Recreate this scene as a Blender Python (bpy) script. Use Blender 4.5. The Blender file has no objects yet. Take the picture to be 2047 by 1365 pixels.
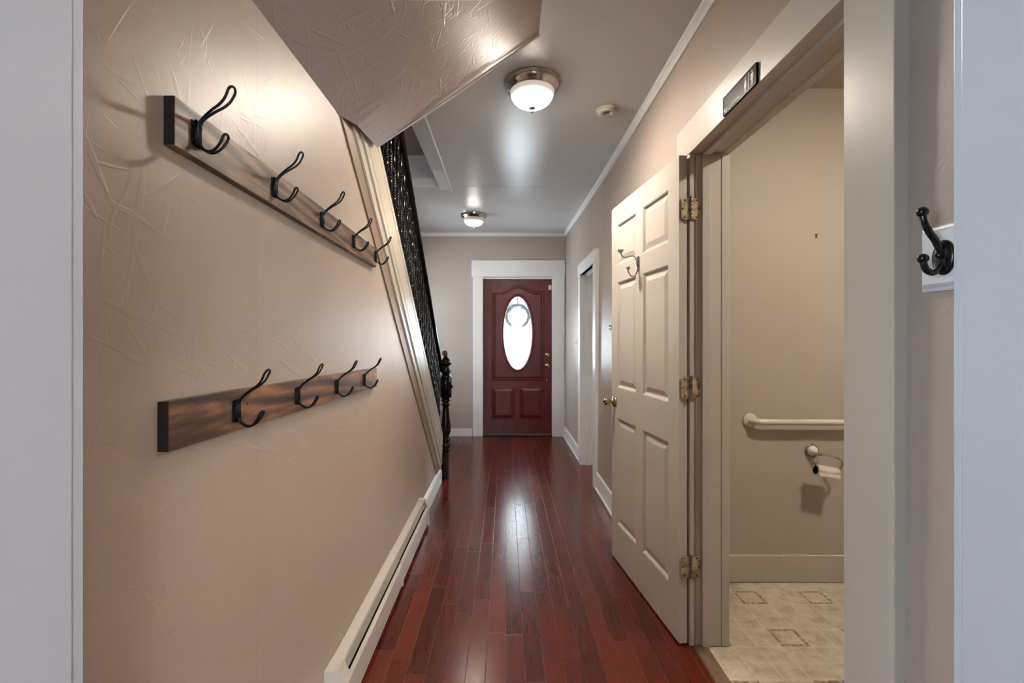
import bpy, math, random
from mathutils import Vector, Matrix
R = math.radians
PI = math.pi
scene = bpy.context.scene
col = scene.collection

# ---------------------------------------------------------------- camera
CAMH = 1.27
F = 920.0
cam_d = bpy.data.cameras.new('camera')
cam = bpy.data.objects.new('camera', cam_d)
col.objects.link(cam)
cam.location = (0, 0, CAMH)
cam.rotation_euler = (R(90), 0, 0)
cam_d.sensor_width = 36.0
cam_d.lens = F / 2047 * 36
cam_d.shift_x = 13.5 / 2047
cam_d.shift_y = -2.5 / 2047
cam_d.clip_start = 0.02
scene.camera = cam

# ---------------------------------------------------------------- world, daylight, exposure
scene.view_settings.view_transform = 'Standard'
scene.view_settings.look = 'None'
scene.view_settings.gamma = 1
scene.view_settings.exposure = 0.16
scene.view_settings.use_curve_mapping = False

w = bpy.data.worlds.new('overcast_sky')
scene.world = w
w.use_nodes = True
nt = w.node_tree
bg = nt.nodes['Background']
tc = nt.nodes.new('ShaderNodeTexCoord')
nz = nt.nodes.new('ShaderNodeTexNoise'); nz.inputs['Scale'].default_value = 9; nz.inputs['Detail'].default_value = 5
cr = nt.nodes.new('ShaderNodeValToRGB')
cr.color_ramp.elements[0].position = .42; cr.color_ramp.elements[0].color = (.024, .034, .026, 1)
cr.color_ramp.elements[1].position = .58; cr.color_ramp.elements[1].color = (.78, .90, 1, 1)
nt.links.new(tc.outputs['Generated'], nz.inputs['Vector'])
nt.links.new(nz.outputs['Fac'], cr.inputs['Fac'])
nt.links.new(cr.outputs['Color'], bg.inputs['Color'])
bg.inputs['Strength'].default_value = 27.0


def area(name, loc, rot, sx, sy, power, color):
    d = bpy.data.lights.new(name, 'AREA')
    d.shape = 'RECTANGLE'; d.size = sx; d.size_y = sy; d.energy = power; d.color = color
    o = bpy.data.objects.new(name, d); col.objects.link(o)
    o.location = loc; o.rotation_euler = rot
    return o


# daylight entering at the side windows; the back and upstairs lamps are added fill
area('window_daylight_near_room', (-1.95, -0.9, 1.5), (0, R(-90), 0), 1.1, 1.1, 20, (.40, .70, 1.0))
area('window_daylight_foyer', (-1.48, 5.15, 1.6), (0, R(-90), 0), .9, .6, 3, (.76, .87, 1.0))
area('window_daylight_side_room', (3.38, 5.0, 1.6), (0, R(90), 0), .9, .9, 6, (.88, .95, 1.0))
area('added_fill_near_room_back', (1.0, -2.9, 1.45), (R(90), 0, 0), 1.5, 1.5, 36, (.80, .88, 1.0))  # added fill from behind the camera, brightens the near jambs and hall

area('added_fill_upstairs', (-1.48, 2.9, 3.3), (0, R(-90), 0), .8, .8, 5, (.86, .92, 1.0))  # added unseen fill for the dark stairwell, no window in this wall

# ---------------------------------------------------------------- materials
def lin(c):
    return tuple(((v / 255) / 12.92 if v / 255 <= .04045 else ((v / 255 + .055) / 1.055) ** 2.4) for v in c) + (1,)


class N:
    """tiny node helper"""
    def __init__(s, name):
        s.m = bpy.data.materials.new(name); s.m.use_nodes = True
        s.t = s.m.node_tree; s.b = s.t.nodes['Principled BSDF']; s._co = None

    def n(s, ty, **kw):
        o = s.t.nodes.new('ShaderNode' + ty)
        for k, v in kw.items():
            if k.startswith('i_'):
                key = k[2:].replace('_', ' ')
                o.inputs[int(key) if key.isdigit() else key].default_value = v
            else:
                setattr(o, k, v)
        return o

    def l(s, a, b):
        s.t.links.new(a, b)

    def co(s):
        if s._co is None:
            s._co = s.n('TexCoord')
        return s._co.outputs['Object']

    def map(s, scale, rot=(0, 0, 0), src=None):
        m = s.n('Mapping'); m.inputs['Scale'].default_value = scale; m.inputs['Rotation'].default_value = rot
        s.l(src or s.co(), m.inputs['Vector']); return m.outputs[0]

    def noise(s, scale, vec=None, detail=4, rough=.5, dist=0):
        o = s.n('TexNoise'); o.inputs['Scale'].default_value = scale; o.inputs['Detail'].default_value = detail
        o.inputs['Roughness'].default_value = rough; o.inputs['Distortion'].default_value = dist
        s.l(vec or s.co(), o.inputs['Vector']); return o.outputs['Fac']

    def math(s, op, a, b=None, clamp=False):
        o = s.n('Math'); o.operation = op; o.use_clamp = clamp
        for i, v in enumerate((a, b)):
            if v is None: continue
            if isinstance(v, (int, float)): o.inputs[i].default_value = v
            else: s.l(v, o.inputs[i])
        return o.outputs[0]

    def rng(s, v, a, b, c=0, d=1):
        o = s.n('MapRange'); s.l(v, o.inputs[0])
        for i, q in enumerate((a, b, c, d)): o.inputs[i + 1].default_value = q
        return o.outputs[0]

    def ramp(s, v, stops):
        o = s.n('ValToRGB'); e = o.color_ramp.elements
        while len(e) < len(stops): e.new(.5)
        for i, (p, c) in enumerate(stops): e[i].position = p; e[i].color = c
        s.l(v, o.inputs[0]); return o.outputs[0]

    def mix(s, f, a, b, mode='MIX'):
        o = s.n('Mix'); o.data_type = 'RGBA'; o.blend_type = mode
        for sock, v in ((o.inputs[0], f), (o.inputs[6], a), (o.inputs[7], b)):
            if isinstance(v, (int, float)): sock.default_value = v
            elif isinstance(v, tuple): sock.default_value = v
            else: s.l(v, sock)
        return o.outputs[2]

    def bump(s, h, strength=.3, dist=.01, prev=None):
        o = s.n('Bump'); o.inputs['Strength'].default_value = strength; o.inputs['Distance'].default_value = dist
        s.l(h, o.inputs['Height'])
        if prev is not None: s.l(prev, o.inputs['Normal'])
        s.l(o.outputs[0], s.b.inputs['Normal']); return o.outputs[0]

    def set(s, color=None, rough=None, metal=None, spec=None, coat=None):
        if color is not None:
            if isinstance(color, tuple): s.b.inputs['Base Color'].default_value = color
            else: s.l(color, s.b.inputs['Base Color'])
        if rough is not None:
            if isinstance(rough, (int, float)): s.b.inputs['Roughness'].default_value = rough
            else: s.l(rough, s.b.inputs['Roughness'])
        if metal is not None: s.b.inputs['Metallic'].default_value = metal
        if spec is not None: s.b.inputs['Specular IOR Level'].default_value = spec
        if coat is not None: s.b.inputs['Coat Weight'].default_value = coat
        return s


def plaster(name, c, rough=.42, amt=1.0, stretch=(1, 1, 1), seams=False, marks=1.0, plane='YZ'):
    s = N(name)
    base = s.noise(1.3, detail=3)
    colr = s.ramp(base, [(.3, tuple(v * .94 for v in c[:3]) + (1,)), (.7, tuple(min(1, v * 1.05) for v in c[:3]) + (1,))])
    # skip-trowel ridges: thin contour lines of a warped noise, only in patches
    r = None
    for ang, off, sc_, lo_, k_ in ((25, 0, (5, 46, 5.5), .70, .8), (-35, 3, (5, 52, 6.0), .70, .8), (80, 7, (4, 40, 5), .71, .8), (8, 11, (5, 60, 4), .68, .5), (-70, 17, (6, 55, 7), .69, .7), (52, 23, (5, 34, 3.2), .74, .9)):
        if plane == 'YZ': rot = (R(ang), 0, 0); scl = sc_
        else: rot = (0, 0, R(ang + 60)); scl = (sc_[2], sc_[1], sc_[0])
        m1 = s.n('Mapping'); m1.inputs['Rotation'].default_value = rot; m1.inputs['Location'].default_value = (off, off, off); s.l(s.co(), m1.inputs['Vector'])
        q = s.rng(s.noise(1.0, s.map(scl, src=m1.outputs[0]), detail=1.0, dist=.55), lo_ - .035, lo_ + .02, 0, k_)
        r = q if r is None else s.math('MAXIMUM', r, q)
    soft = s.noise(5, detail=3)
    fine = s.noise(95, detail=4, rough=.6)
    h = s.math('ADD', s.math('MULTIPLY', r, .26 * marks), s.math('ADD', s.math('MULTIPLY', soft, .9), s.math('MULTIPLY', fine, .10)))
    if seams:
        sp = s.n('SeparateXYZ'); s.l(s.co(), sp.inputs[0])
        sm = s.math('ABSOLUTE', s.math('SUBTRACT', s.math('FRACT', s.math('MULTIPLY', s.math('ADD', sp.outputs[1], .02), 1.35)), .5))
        seam = s.math('SUBTRACT', 1, s.rng(sm, 0, .0022), True)
        colr = s.mix(s.math('MULTIPLY', seam, .18), colr, (.12, .09, .07, 1))
    b = s.bump(h, .28 * amt, .012)
    s.set(colr, rough, spec=.45)
    return s.m


def paint(name, c, rough=.38, bump=.06, grime=0.0):
    s = N(name)
    st = s.noise(30, s.map((1, 1, .12)), detail=4)
    big = s.noise(3, detail=2)
    colr = s.ramp(big, [(.3, tuple(v * .96 for v in c[:3]) + (1,)), (.7, c)])
    if grime:
        g = s.rng(s.noise(22, detail=6, rough=.7), .62, .75, 0, grime)
        colr = s.mix(g, colr, (.18, .15, .12, 1))
    s.set(colr, s.rng(st, .3, .7, rough - .015, rough + .02))
    s.bump(st, bump, .004)
    return s.m


def metal(name, c, rough, tarnish=None, metalness=1.0):
    s = N(name)
    n = s.noise(40, detail=4)
    s.set(s.ramp(n, [(.35, tarnish or tuple(v * .8 for v in c[:3]) + (1,)), (.65, c)]), s.rng(n, .3, .7, rough, rough + .1), metalness)
    return s.m


def plastic(name, c, rough=.4, spec=.5):
    s = N(name)
    n = s.noise(60, detail=3)
    s.set(s.mix(s.rng(n, .3, .7, 0, .12), c, tuple(v * .75 for v in c[:3]) + (1,)), rough, spec=spec)
    return s.m


M = {}
M['wall'] = plaster('taupe_plaster', lin((177, 158, 141)), .40, .72, (1, 1, .8), seams=True)
M['wall_side'] = plaster('taupe_plaster_side', lin((176, 161, 150)), .40, .55)
M['wall_front'] = plaster('taupe_plaster_front', lin((182, 170, 160)), .5, .3)
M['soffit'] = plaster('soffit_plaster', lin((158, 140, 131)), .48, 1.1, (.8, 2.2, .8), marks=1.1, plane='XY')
M['ceiling'] = N('satin_ceiling_paint').set(lin((208, 207, 206)), .29).m
M['upper'] = plaster('upper_stair_plaster', lin((170, 158, 150)), .5, .5)
M['trim'] = paint('white_trim_paint', lin((238, 237, 235)), .34)
M['cream'] = paint('cream_door_paint', lin((204, 195, 183)), .34, .05, .10)
M['stringer'] = paint('stringer_cream_paint', lin((186, 174, 154)), .32)
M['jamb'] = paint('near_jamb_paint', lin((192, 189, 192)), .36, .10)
M['rest_wall'] = paint('restroom_wall_paint', lin((184, 173, 158)), .55, .02)
M['rest_base'] = paint('restroom_trim_paint', lin((198, 186, 168)), .4)
M['heater'] = paint('heater_enamel', lin((205, 194, 182)), .30, .01)
M['heater_in'] = plastic('heater_damper_enamel', lin((150, 142, 130)), .45)
M['dark'] = plastic('soot_black', (.006, .005, .005, 1), .7, .2)
M['black_metal'] = metal('black_iron', (.005, .005, .006, 1), .34, metalness=.2)
M['black_metal'].node_tree.nodes['Principled BSDF'].inputs['Specular IOR Level'].default_value = .25
M['black_gloss'] = plastic('black_enamel', (.006, .006, .007, 1), .18)
M['brass'] = metal('polished_brass', (.60, .50, .28, 1), .14, (.38, .30, .14, 1))
M['hinge'] = metal('worn_painted_brass', lin((214, 194, 160)), .40, lin((150, 122, 88)), .12)
M['pin'] = metal('dull_steel_pin', (.30, .27, .24, 1), .25)
M['chrome'] = metal('brushed_chrome', (.55, .53, .49, 1), .12)
M['screw'] = plastic('rusty_screw', (.05, .022, .012, 1), .5)
M['enamel'] = plastic('white_enamel', lin((222, 212, 196)), .18)
M['porcelain'] = plastic('porcelain', lin((225, 218, 206)), .12)
M['paper'] = plastic('toilet_tissue', lin((225, 214, 200)), .9, .1)
M['white_board'] = paint('white_rack_paint', lin((228, 228, 232)), .32, .01)
M['switch'] = plastic('switch_plastic', lin((214, 206, 196)), .35)
M['sign'] = plastic('sign_black_plastic', (.012, .010, .009, 1), .30, .03)
M['sign_txt'] = plastic('sign_grey_print', lin((170, 160, 148)), .45)
M['threshold'] = metal('bronze_threshold', lin((134, 112, 88)), .45, metalness=.5)
M['brown_edge'] = paint('brown_scribe_moulding', lin((136, 112, 92)), .45)
M['rubber'] = plastic('dark_rubber', (.02, .017, .015, 1), .6)


def floor_mat():
    s = N('red_hardwood_planks')
    sp = s.n('SeparateXYZ'); s.l(s.co(), sp.inputs[0])
    W = .0755
    xs = s.math('DIVIDE', s.math('ADD', sp.outputs[0], 10 * W), W)
    xi = s.math('FLOOR', xs); xf = s.math('FRACT', xs)
    wn = s.n('TexWhiteNoise'); wn.noise_dimensions = '1D'; s.l(xi, wn.inputs['W'])
    ys = s.math('DIVIDE', s.math('ADD', sp.outputs[1], s.math('MULTIPLY', wn.outputs['Value'], 7.0)), .62)
    yi = s.math('FLOOR', ys); yf = s.math('FRACT', ys)
    cb = s.n('CombineXYZ'); s.l(xi, cb.inputs[0]); s.l(yi, cb.inputs[1])
    w2 = s.n('TexWhiteNoise'); w2.noise_dimensions = '3D'; s.l(cb.outputs[0], w2.inputs['Vector'])
    tone = w2.outputs['Value']
    # grain, shifted per plank
    sh = s.n('VectorMath'); sh.operation = 'MULTIPLY_ADD'
    s.l(w2.outputs['Color'], sh.inputs[0]); sh.inputs[1].default_value = (9, 9, 9); s.l(s.co(), sh.inputs[2])
    g = s.noise(16, s.map((3.2, .42, 1), src=sh.outputs[0]), detail=6, rough=.62, dist=.9)
    g2 = s.noise(120, s.map((1, .06, 1), src=sh.outputs[0]), detail=3)
    c = s.ramp(g, [(.28, lin((50, 17, 11))), (.46, lin((82, 25, 14))), (.62, lin((102, 33, 19))), (.8, lin((118, 44, 26)))])
    c = s.mix(.68, c, s.ramp(tone, [(0, lin((74, 22, 13))), (.45, lin((102, 33, 19))), (.8, lin((120, 46, 27))), (1, lin((80, 24, 16)))]), 'MIX')
    c = s.mix(s.rng(g2, .5, .75, 0, .35), c, lin((44, 14, 9)))
    # seams, pale with worn varnish
    ex = s.math('MINIMUM', xf, s.math('SUBTRACT', 1, xf)); ey = s.math('MINIMUM', yf, s.math('SUBTRACT', 1, yf))
    seam = s.math('MAXIMUM', s.math('SUBTRACT', 1, s.rng(ex, .004, .020), True), s.math('SUBTRACT', 1, s.rng(ey, .0005, .0024), True))
    pale = s.rng(s.noise(3, s.map((1, .3, 1))), .42, .52)
    c = s.mix(s.math('MULTIPLY', seam, .8), c, s.mix(pale, (.012, .006, .005, 1), lin((112, 58, 44))))
    scr = s.noise(42, s.map((1, .5, 1), rot=(0, 0, .5)), detail=8, rough=.75)
    dust = s.rng(s.noise(150, detail=2), .70, .76)
    worn = s.rng(s.noise(2.2, s.map((1.4, .5, 1)), detail=3), .4, .65)
    c = s.mix(s.math('MULTIPLY', dust, s.math('MULTIPLY', worn, .35)), c, lin((190, 160, 150)))
    rgh = s.math('ADD', s.rng(scr, .35, .75, .16, .30), s.math('ADD', s.math('MULTIPLY', seam, .2), s.math('MULTIPLY', dust, .2)))
    s.set(s.mix(1.0, c, (.84, .76, .72, 1), 'MULTIPLY'), rgh, spec=.42)
    und = s.noise(7, s.map((1.5, .5, 1)), detail=1)
    cup = s.math('MULTIPLY', s.math('MULTIPLY', xf, s.math('SUBTRACT', 1, xf)), 4)
    h = s.math('ADD', s.math('MULTIPLY', seam, -.5), s.math('ADD', s.math('MULTIPLY', und, .5), s.math('ADD', s.math('MULTIPLY', tone, .25), s.math('MULTIPLY', scr, .06))))
    s.bump(h, .16, .004)
    return s.m


def tile_mat():
    s = N('stone_look_vinyl_tile')
    sp = s.n('SeparateXYZ'); s.l(s.co(), sp.inputs[0])

    def axis(o, start, per):
        return s.math('FRACT', s.math('DIVIDE', s.math('ADD', o, per * 20 - start), per))
    fx = axis(sp.outputs[0], 1.147, .325); fy = axis(sp.outputs[1], 1.910, .307)
    A, B, C = .39, .695, 1.0

    def near(f, p, wd):
        d = s.math('ABSOLUTE', s.math('SUBTRACT', f, p))
        if p in (0, 1): d = s.math('MINIMUM', f, s.math('SUBTRACT', 1, f))
        return s.math('SUBTRACT', 1, s.rng(d, wd * .4, wd), True)
    grout = None
    for f in (fx, fy):
        for p in (0, A, B):
            q = near(f, p, .016)
            grout = q if grout is None else s.math('MAXIMUM', grout, q)
    inx = s.math('LESS_THAN', fx, A); iny = s.math('LESS_THAN', fy, A)
    inn = s.math('MULTIPLY', inx, iny)
    dx = s.math('MINIMUM', fx, s.math('SUBTRACT', A, fx)); dy = s.math('MINIMUM', fy, s.math('SUBTRACT', A, fy))
    border = s.math('MULTIPLY', inn, s.math('LESS_THAN', s.math('MINIMUM', dx, dy), .055))
    vo = s.n('TexVoronoi'); vo.feature = 'DISTANCE_TO_EDGE'; vo.inputs['Scale'].default_value = 55; s.l(s.co(), vo.inputs['Vector'])
    chip = s.math('MULTIPLY', border, s.math('LESS_THAN', vo.outputs[0], .10))
    n = s.noise(14, detail=8, rough=.7)
    n2 = s.noise(60, detail=5, rough=.7)
    c = s.ramp(n, [(.3, lin((160, 146, 126))), (.5, lin((200, 186, 164))), (.7, lin((218, 206, 184)))])
    c = s.mix(s.rng(n2, .5, .7, 0, .35), c, lin((160, 146, 126)))
    c = s.mix(s.math('MULTIPLY', border, .35), c, lin((146, 122, 92)))
    c = s.mix(s.math('MULTIPLY', chip, .8), c, lin((104, 84, 60)))
    c = s.mix(s.math('MULTIPLY', grout, .45), c, lin((224, 212, 190)))
    s.set(c, .45)
    s.bump(s.math('ADD', s.math('MULTIPLY', grout, -.5), s.math('MULTIPLY', n2, .4)), .25, .002)
    return s.m


def wood(name, dark, mid, lite, along='Y', rough=.5, scale=1.0, blotch=.3, blotch_c=(.05, .04, .05, 1), figure=.3):
    s = N(name)
    sc = {'Y': (6, .8, 6), 'Z': (6, 6, .8), 'X': (.8, 6, 6)}[along]
    g = s.noise(6 * scale, s.map(sc), detail=7, rough=.62, dist=1.6)
    wv = s.n('TexWave'); wv.wave_type = 'BANDS'; wv.bands_direction = 'DIAGONAL' ; wv.inputs['Scale'].default_value = 2.2 * scale
    wv.inputs['Distortion'].default_value = 9; wv.inputs['Detail'].default_value = 3; wv.inputs['Detail Scale'].default_value = 1.3
    s.l(s.map(sc), wv.inputs['Vector'])
    v = s.math('ADD', s.math('MULTIPLY', g, 1 - figure), s.math('MULTIPLY', wv.outputs['Fac'], figure))
    c = s.ramp(v, [(.25, dark), (.48, mid), (.72, lite)])
    bl = s.rng(s.noise(9, s.map((1.2, 1, 1)), detail=4, rough=.6), .50, .68, 0, blotch)
    c = s.mix(bl, c, blotch_c)
    fin = s.noise(150, s.map({'Y': (1, .05, 1), 'Z': (1, 1, .05), 'X': (.05, 1, 1)}[along]), detail=3)
    c = s.mix(s.rng(fin, .5, .75, 0, .4), c, dark)
    s.set(c, rough); s.bump(s.math('ADD', v, s.math('MULTIPLY', fin, .5)), .2, .002)
    return s.m


M['floor'] = floor_mat()
M['tile'] = tile_mat()
M['plank1'] = wood('brown_stained_pine', lin((44, 30, 20)), lin((102, 75, 52)), lin((150, 116, 84)), 'Y', .48, .9, .35, lin((70, 56, 44)))
M['plank2'] = wood('weathered_dark_pine', lin((44, 29, 24)), lin((98, 68, 52)), lin((168, 116, 78)), 'Y', .42, .7, .75, lin((62, 54, 58)))
M['plank_end'] = wood('dark_end_grain', (.004, .003, .003, 1), (.010, .006, .005, 1), (.035, .015, .008, 1), 'Z', .7)
M['mahog'] = wood('red_mahogany', lin((44, 8, 8)), lin((90, 15, 15)), lin((124, 28, 24)), 'Z', .33, .8, .45, lin((44, 12, 16)), figure=.06)
M['ebony'] = plastic('ebonised_wood', (.006, .004, .003, 1), .13, .17)
M['ball'] = wood('worn_brown_wood', lin((40, 22, 14)), lin((88, 54, 34)), lin((130, 90, 62)), 'Z', .35)
M['tread'] = wood('stair_tread_wood', lin((30, 14, 10)), lin((62, 28, 20)), lin((84, 44, 30)), 'X', .4)
M['leaf'] = plastic('wreath_foliage', (.02, .035, .025, 1), .8)


def emit_dome(power, name):
    s = N(name)
    sp = s.n('SeparateXYZ'); s.l(s.co(), sp.inputs[0])
    an = s.math('ARCTAN2', sp.outputs[1], sp.outputs[0])
    rib = s.math('ABSOLUTE', s.math('SINE', s.math('MULTIPLY', an, 36)))
    glow = s.rng(sp.outputs[2], -.050, -.116, .0, 1.0)   # the bulbs sit low in the bowl
    g3 = s.math('POWER', glow, 6.5)
    st = s.math('MULTIPLY', s.math('ADD', g3, .0007), s.rng(rib, 0, 1, .55, 1.3))
    s.set(lin((225, 224, 205)), .18)
    s.b.inputs['Emission Color'].default_value = (1.0, .90, .77, 1)
    s.l(s.math('MULTIPLY', st, power), s.b.inputs['Emission Strength'])
    return s.m


M['dome'] = emit_dome(540.0, 'lit_ribbed_glass')
M['dome_far'] = emit_dome(120.0, 'lit_far_ribbed_glass')
M['dome_rest'] = emit_dome(540.0, 'lit_restroom_glass')


def glass_mat():
    s = N('oval_window_glass')
    for n_ in list(s.t.nodes):
        if n_.type == 'BSDF_PRINCIPLED': s.t.nodes.remove(n_)
    out = [n_ for n_ in s.t.nodes if n_.type == 'OUTPUT_MATERIAL'][0]
    tr = s.n('BsdfTransparent'); gl = s.n('BsdfGlossy'); gl.inputs['Roughness'].default_value = .05
    tl = s.n('BsdfTranslucent')
    fro = s.rng(s.noise(50, detail=3), .3, .7, .01, .04)
    m1 = s.n('MixShader'); s.l(fro, m1.inputs[0]); s.l(tr.outputs[0], m1.inputs[1]); s.l(tl.outputs[0], m1.inputs[2])
    m2 = s.n('MixShader'); m2.inputs[0].default_value = .05; s.l(m1.outputs[0], m2.inputs[1]); s.l(gl.outputs[0], m2.inputs[2])
    s.l(m2.outputs[0], out.inputs[0])
    return s.m


M['glass'] = glass_mat()


# ---------------------------------------------------------------- mesh helpers
class MB:
    def __init__(s):
        s.v = []; s.f = []; s.sm = []

    def add(s, vs, fs, smooth=False):
        o = len(s.v); s.v += [tuple(p) for p in vs]
        for f in fs: s.f.append([i + o for i in f]); s.sm.append(smooth)
        return s

    def box(s, x0, x1, y0, y1, z0, z1):
        vs = [(x, y, z) for z in (z0, z1) for y in (y0, y1) for x in (x0, x1)]
        return s.add(vs, [(0, 2, 3, 1), (4, 5, 7, 6), (0, 1, 5, 4), (2, 6, 7, 3), (0, 4, 6, 2), (1, 3, 7, 5)])

    def prism(s, poly, axis, a, b):
        """poly in the two other axes (in xyz order), extruded from a to b along axis"""
        n = len(poly); vs = []
        for t in (a, b):
            for p in poly:
                q = list(p); q.insert('xyz'.index(axis), t); vs.append(q)
        fs = [tuple(range(n)), tuple(range(2 * n - 1, n - 1, -1))]
        fs += [(i, (i + 1) % n, n + (i + 1) % n, n + i) for i in range(n)]
        return s.add(vs, fs)

    def loft(s, loops, cap0=False, cap1=False, smooth=False, closed=True):
        n = len(loops[0]); vs = [p for l in loops for p in l]; fs = []
        for k in range(len(loops) - 1):
            for i in range(n if closed else n - 1):
                j = (i + 1) % n
                fs.append((k * n + i, k * n + j, (k + 1) * n + j, (k + 1) * n + i))
        if cap0: fs.append(tuple(range(n))[::-1])
        if cap1: fs.append(tuple(range((len(loops) - 1) * n, len(loops) * n)))
        return s.add(vs, fs, smooth)

    def tube(s, pts, r, n=8, caps=True, closed=False):
        pts = [Vector(p) for p in pts]; rs = r if isinstance(r, (list, tuple)) else [r] * len(pts)
        loops = []; up = None; m = len(pts)
        for i, p in enumerate(pts):
            if closed: d = pts[(i + 1) % m] - pts[i - 1]
            else: d = pts[min(i + 1, m - 1)] - pts[max(i - 1, 0)]
            d.normalize()
            if up is None:
                up = Vector((0, 0, 1)) if abs(d.z) < .9 else Vector((0, 1, 0))
            a = up - d * up.dot(d)
            if a.length < 1e-6: a = d.orthogonal()
            a.normalize(); up = a; b = d.cross(a)
            loops.append([p + (a * math.cos(2 * PI * k / n) + b * math.sin(2 * PI * k / n)) * rs[i] for k in range(n)])
        if closed: loops.append(loops[0]); caps = False
        return s.loft(loops, caps, caps, True)

    def lathe(s, prof, c=(0, 0, 0), n=32, axis='z', sign=1, caps=True):
        """prof: list of (radius, height)"""
        loops = []
        for r, h in prof:
            l = []
            for k in range(n):
                a = 2 * PI * k / n; u, v = r * math.cos(a), r * math.sin(a)
                q = {'z': (u, v, h * sign), 'x': (h * sign, u, v), 'y': (u, h * sign, v)}[axis]
                l.append((c[0] + q[0], c[1] + q[1], c[2] + q[2]))
            loops.append(l)
        return s.loft(loops, caps and prof[0][0] > 1e-5, caps and prof[-1][0] > 1e-5, True)

    def ball(s, c, r, n=16, sq=(1, 1, 1)):
        loops = []
        for i in range(n // 2 + 1):
            t = PI * i / (n // 2)
            rr = max(math.sin(t), 1e-4)
            loops.append([(c[0] + r * sq[0] * rr * math.cos(2 * PI * k / n), c[1] + r * sq[1] * rr * math.sin(2 * PI * k / n), c[2] + r * sq[2] * math.cos(t)) for k in range(n)])
        return s.loft(loops, False, False, True)

    def build(s, name, mat, parent=None, bevel=0, seg=2, loc=None):
        me = bpy.data.meshes.new(name)
        me.from_pydata(s.v, [], s.f); me.update()
        import bmesh
        bm = bmesh.new(); bm.from_mesh(me)
        for f, sm in zip(bm.faces, s.sm): f.smooth = sm
        bmesh.ops.recalc_face_normals(bm, faces=bm.faces[:])
        if loc: bmesh.ops.translate(bm, verts=bm.verts[:], vec=-Vector(loc))
        bm.to_mesh(me); bm.free()
        me.materials.append(mat)
        o = bpy.data.objects.new(name, me); col.objects.link(o)
        if loc: o.location = loc
        if bevel:
            b = o.modifiers.new('bevel', 'BEVEL'); b.width = bevel; b.segments = seg; b.limit_method = 'ANGLE'; b.angle_limit = R(40)
        if parent: o.parent = parent
        return o


def smooth_path(pts, k=6):
    """catmull-rom through pts"""
    P = [Vector(p) for p in pts]; out = []
    for i in range(len(P) - 1):
        p0 = P[max(i - 1, 0)]; p1 = P[i]; p2 = P[i + 1]; p3 = P[min(i + 2, len(P) - 1)]
        for j in range(k):
            t = j / k
            out.append(.5 * ((2 * p1) + (p2 - p0) * t + (2 * p0 - 5 * p1 + 4 * p2 - p3) * t * t + (3 * p1 - p0 - 3 * p2 + p3) * t ** 3))
    out.append(P[-1]); return out


def tag(o, label=None, cat=None, group=None, kind=None):
    for k, v in (('label', label), ('category', cat), ('group', group), ('kind', kind)):
        if v: o[k] = v
    return o


def empty(name, loc, label, cat, group=None, kind=None, rz=0):
    o = bpy.data.objects.new(name, None); col.objects.link(o)
    o.location = loc; o.rotation_euler = (0, 0, rz); o.empty_display_size = .1
    return tag(o, label, cat, group, kind)


def copy_tree(o, parent=None):
    c = o.copy(); col.objects.link(c); c.parent = parent
    for ch in list(o.children): copy_tree(ch, c)
    return c


def S(name, mb, mat, parent=None, bevel=0):
    o = mb.build(name, mat, parent, bevel)
    if not parent: o['kind'] = 'structure'
    return o


# ---------------------------------------------------------------- room numbers (metres)
LW = -.590           # left wall face
FW = 6.09            # front wall face
CZ = 2.60            # ceiling


def rwx(z):          # right wall face, it leans out a little
    return .780 + .0078 * z


def cz(y):
    return CZ + .087 * max(0, (y - 3) / 3.06) ** 1.5


# floor
S('floor', MB().box(-3.6, .80, -3.6, 6.4, -.06, 0).box(.80, 3.6, 3.0, 6.4, -.06, -.001).box(.80, 3.6, -3.6, .25, -.06, -.001), M['floor'])
S('floor_restroom', MB().box(.80, 2.6, .25, 2.6, -.06, -.002), M['tile'])

# ceiling: hall part with the stairwell opening
def slab(mb, x0, x1, ys):
    loops = []
    for y in ys:
        z = cz(y); loops.append([(x0, y, z), (x1, y, z), (x1, y, z + .12), (x0, y, z + .12)])
    mb.loft(loops, True, True)
yr = [4.046 + (6.25 - 4.046) * i / 8 for i in range(9)]
yl = [.30 + (4.04 - .30) * i / 10 for i in range(11)]
cm = MB()
slab(cm, -3.5, .95, yr)
slab(cm, -.58, .95, yl)
S('ceiling', cm, M['ceiling'])
S('ceiling_near_room', MB().box(-3.6, 3.6, -3.6, .30, CZ, CZ + .12), M['ceiling'])
S('ceiling_restroom', MB().box(.95, 2.6, .30, 2.6, CZ, CZ + .12), M['rest_wall'])
S('ceiling_side_room', MB().box(.95, 3.6, 2.6, 6.4, CZ + .1, CZ + .22), M['ceiling'])

# stairwell above the stairs
sw = MB()
sw.box(-1.62, -.58, 4.036, 4.0455, cz(4.04) - .001, 2.90)
S('wall_stairwell_far', sw, M['ceiling'])
S('ceiling_stairwell', MB().prism([(4.20, 2.815), (4.20, 2.90), (1.2, 4.30), (1.2, 4.21)], 'x', -1.62, -.46), M['upper'])
S('wall_stairwell_side', MB().box(-.58, -.46, .30, 4.04, 2.73, 4.4), M['upper'])
S('trim_1', MB().box(-.58, -.485, 2.0, 4.10, cz(4) - .008, cz(4) - .0002), M['trim'], bevel=.002)
S('trim_2', MB().box(-.487, -.470, 2.0, 4.13, cz(4) - .018, cz(4) - .0002), M['trim'], bevel=.004)
S('trim_3', MB().box(-1.5, -.581, 4.022, 4.0358, cz(4.04) - .006, cz(4.04) + .07), M['trim'])

# right wall with its two door openings
DY0, DY1, DZ = 1.043, 1.912, 2.045      # restroom opening
EY0, EY1, EZ = 4.010, 4.690, 1.935      # far side opening
rw = MB()


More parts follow.
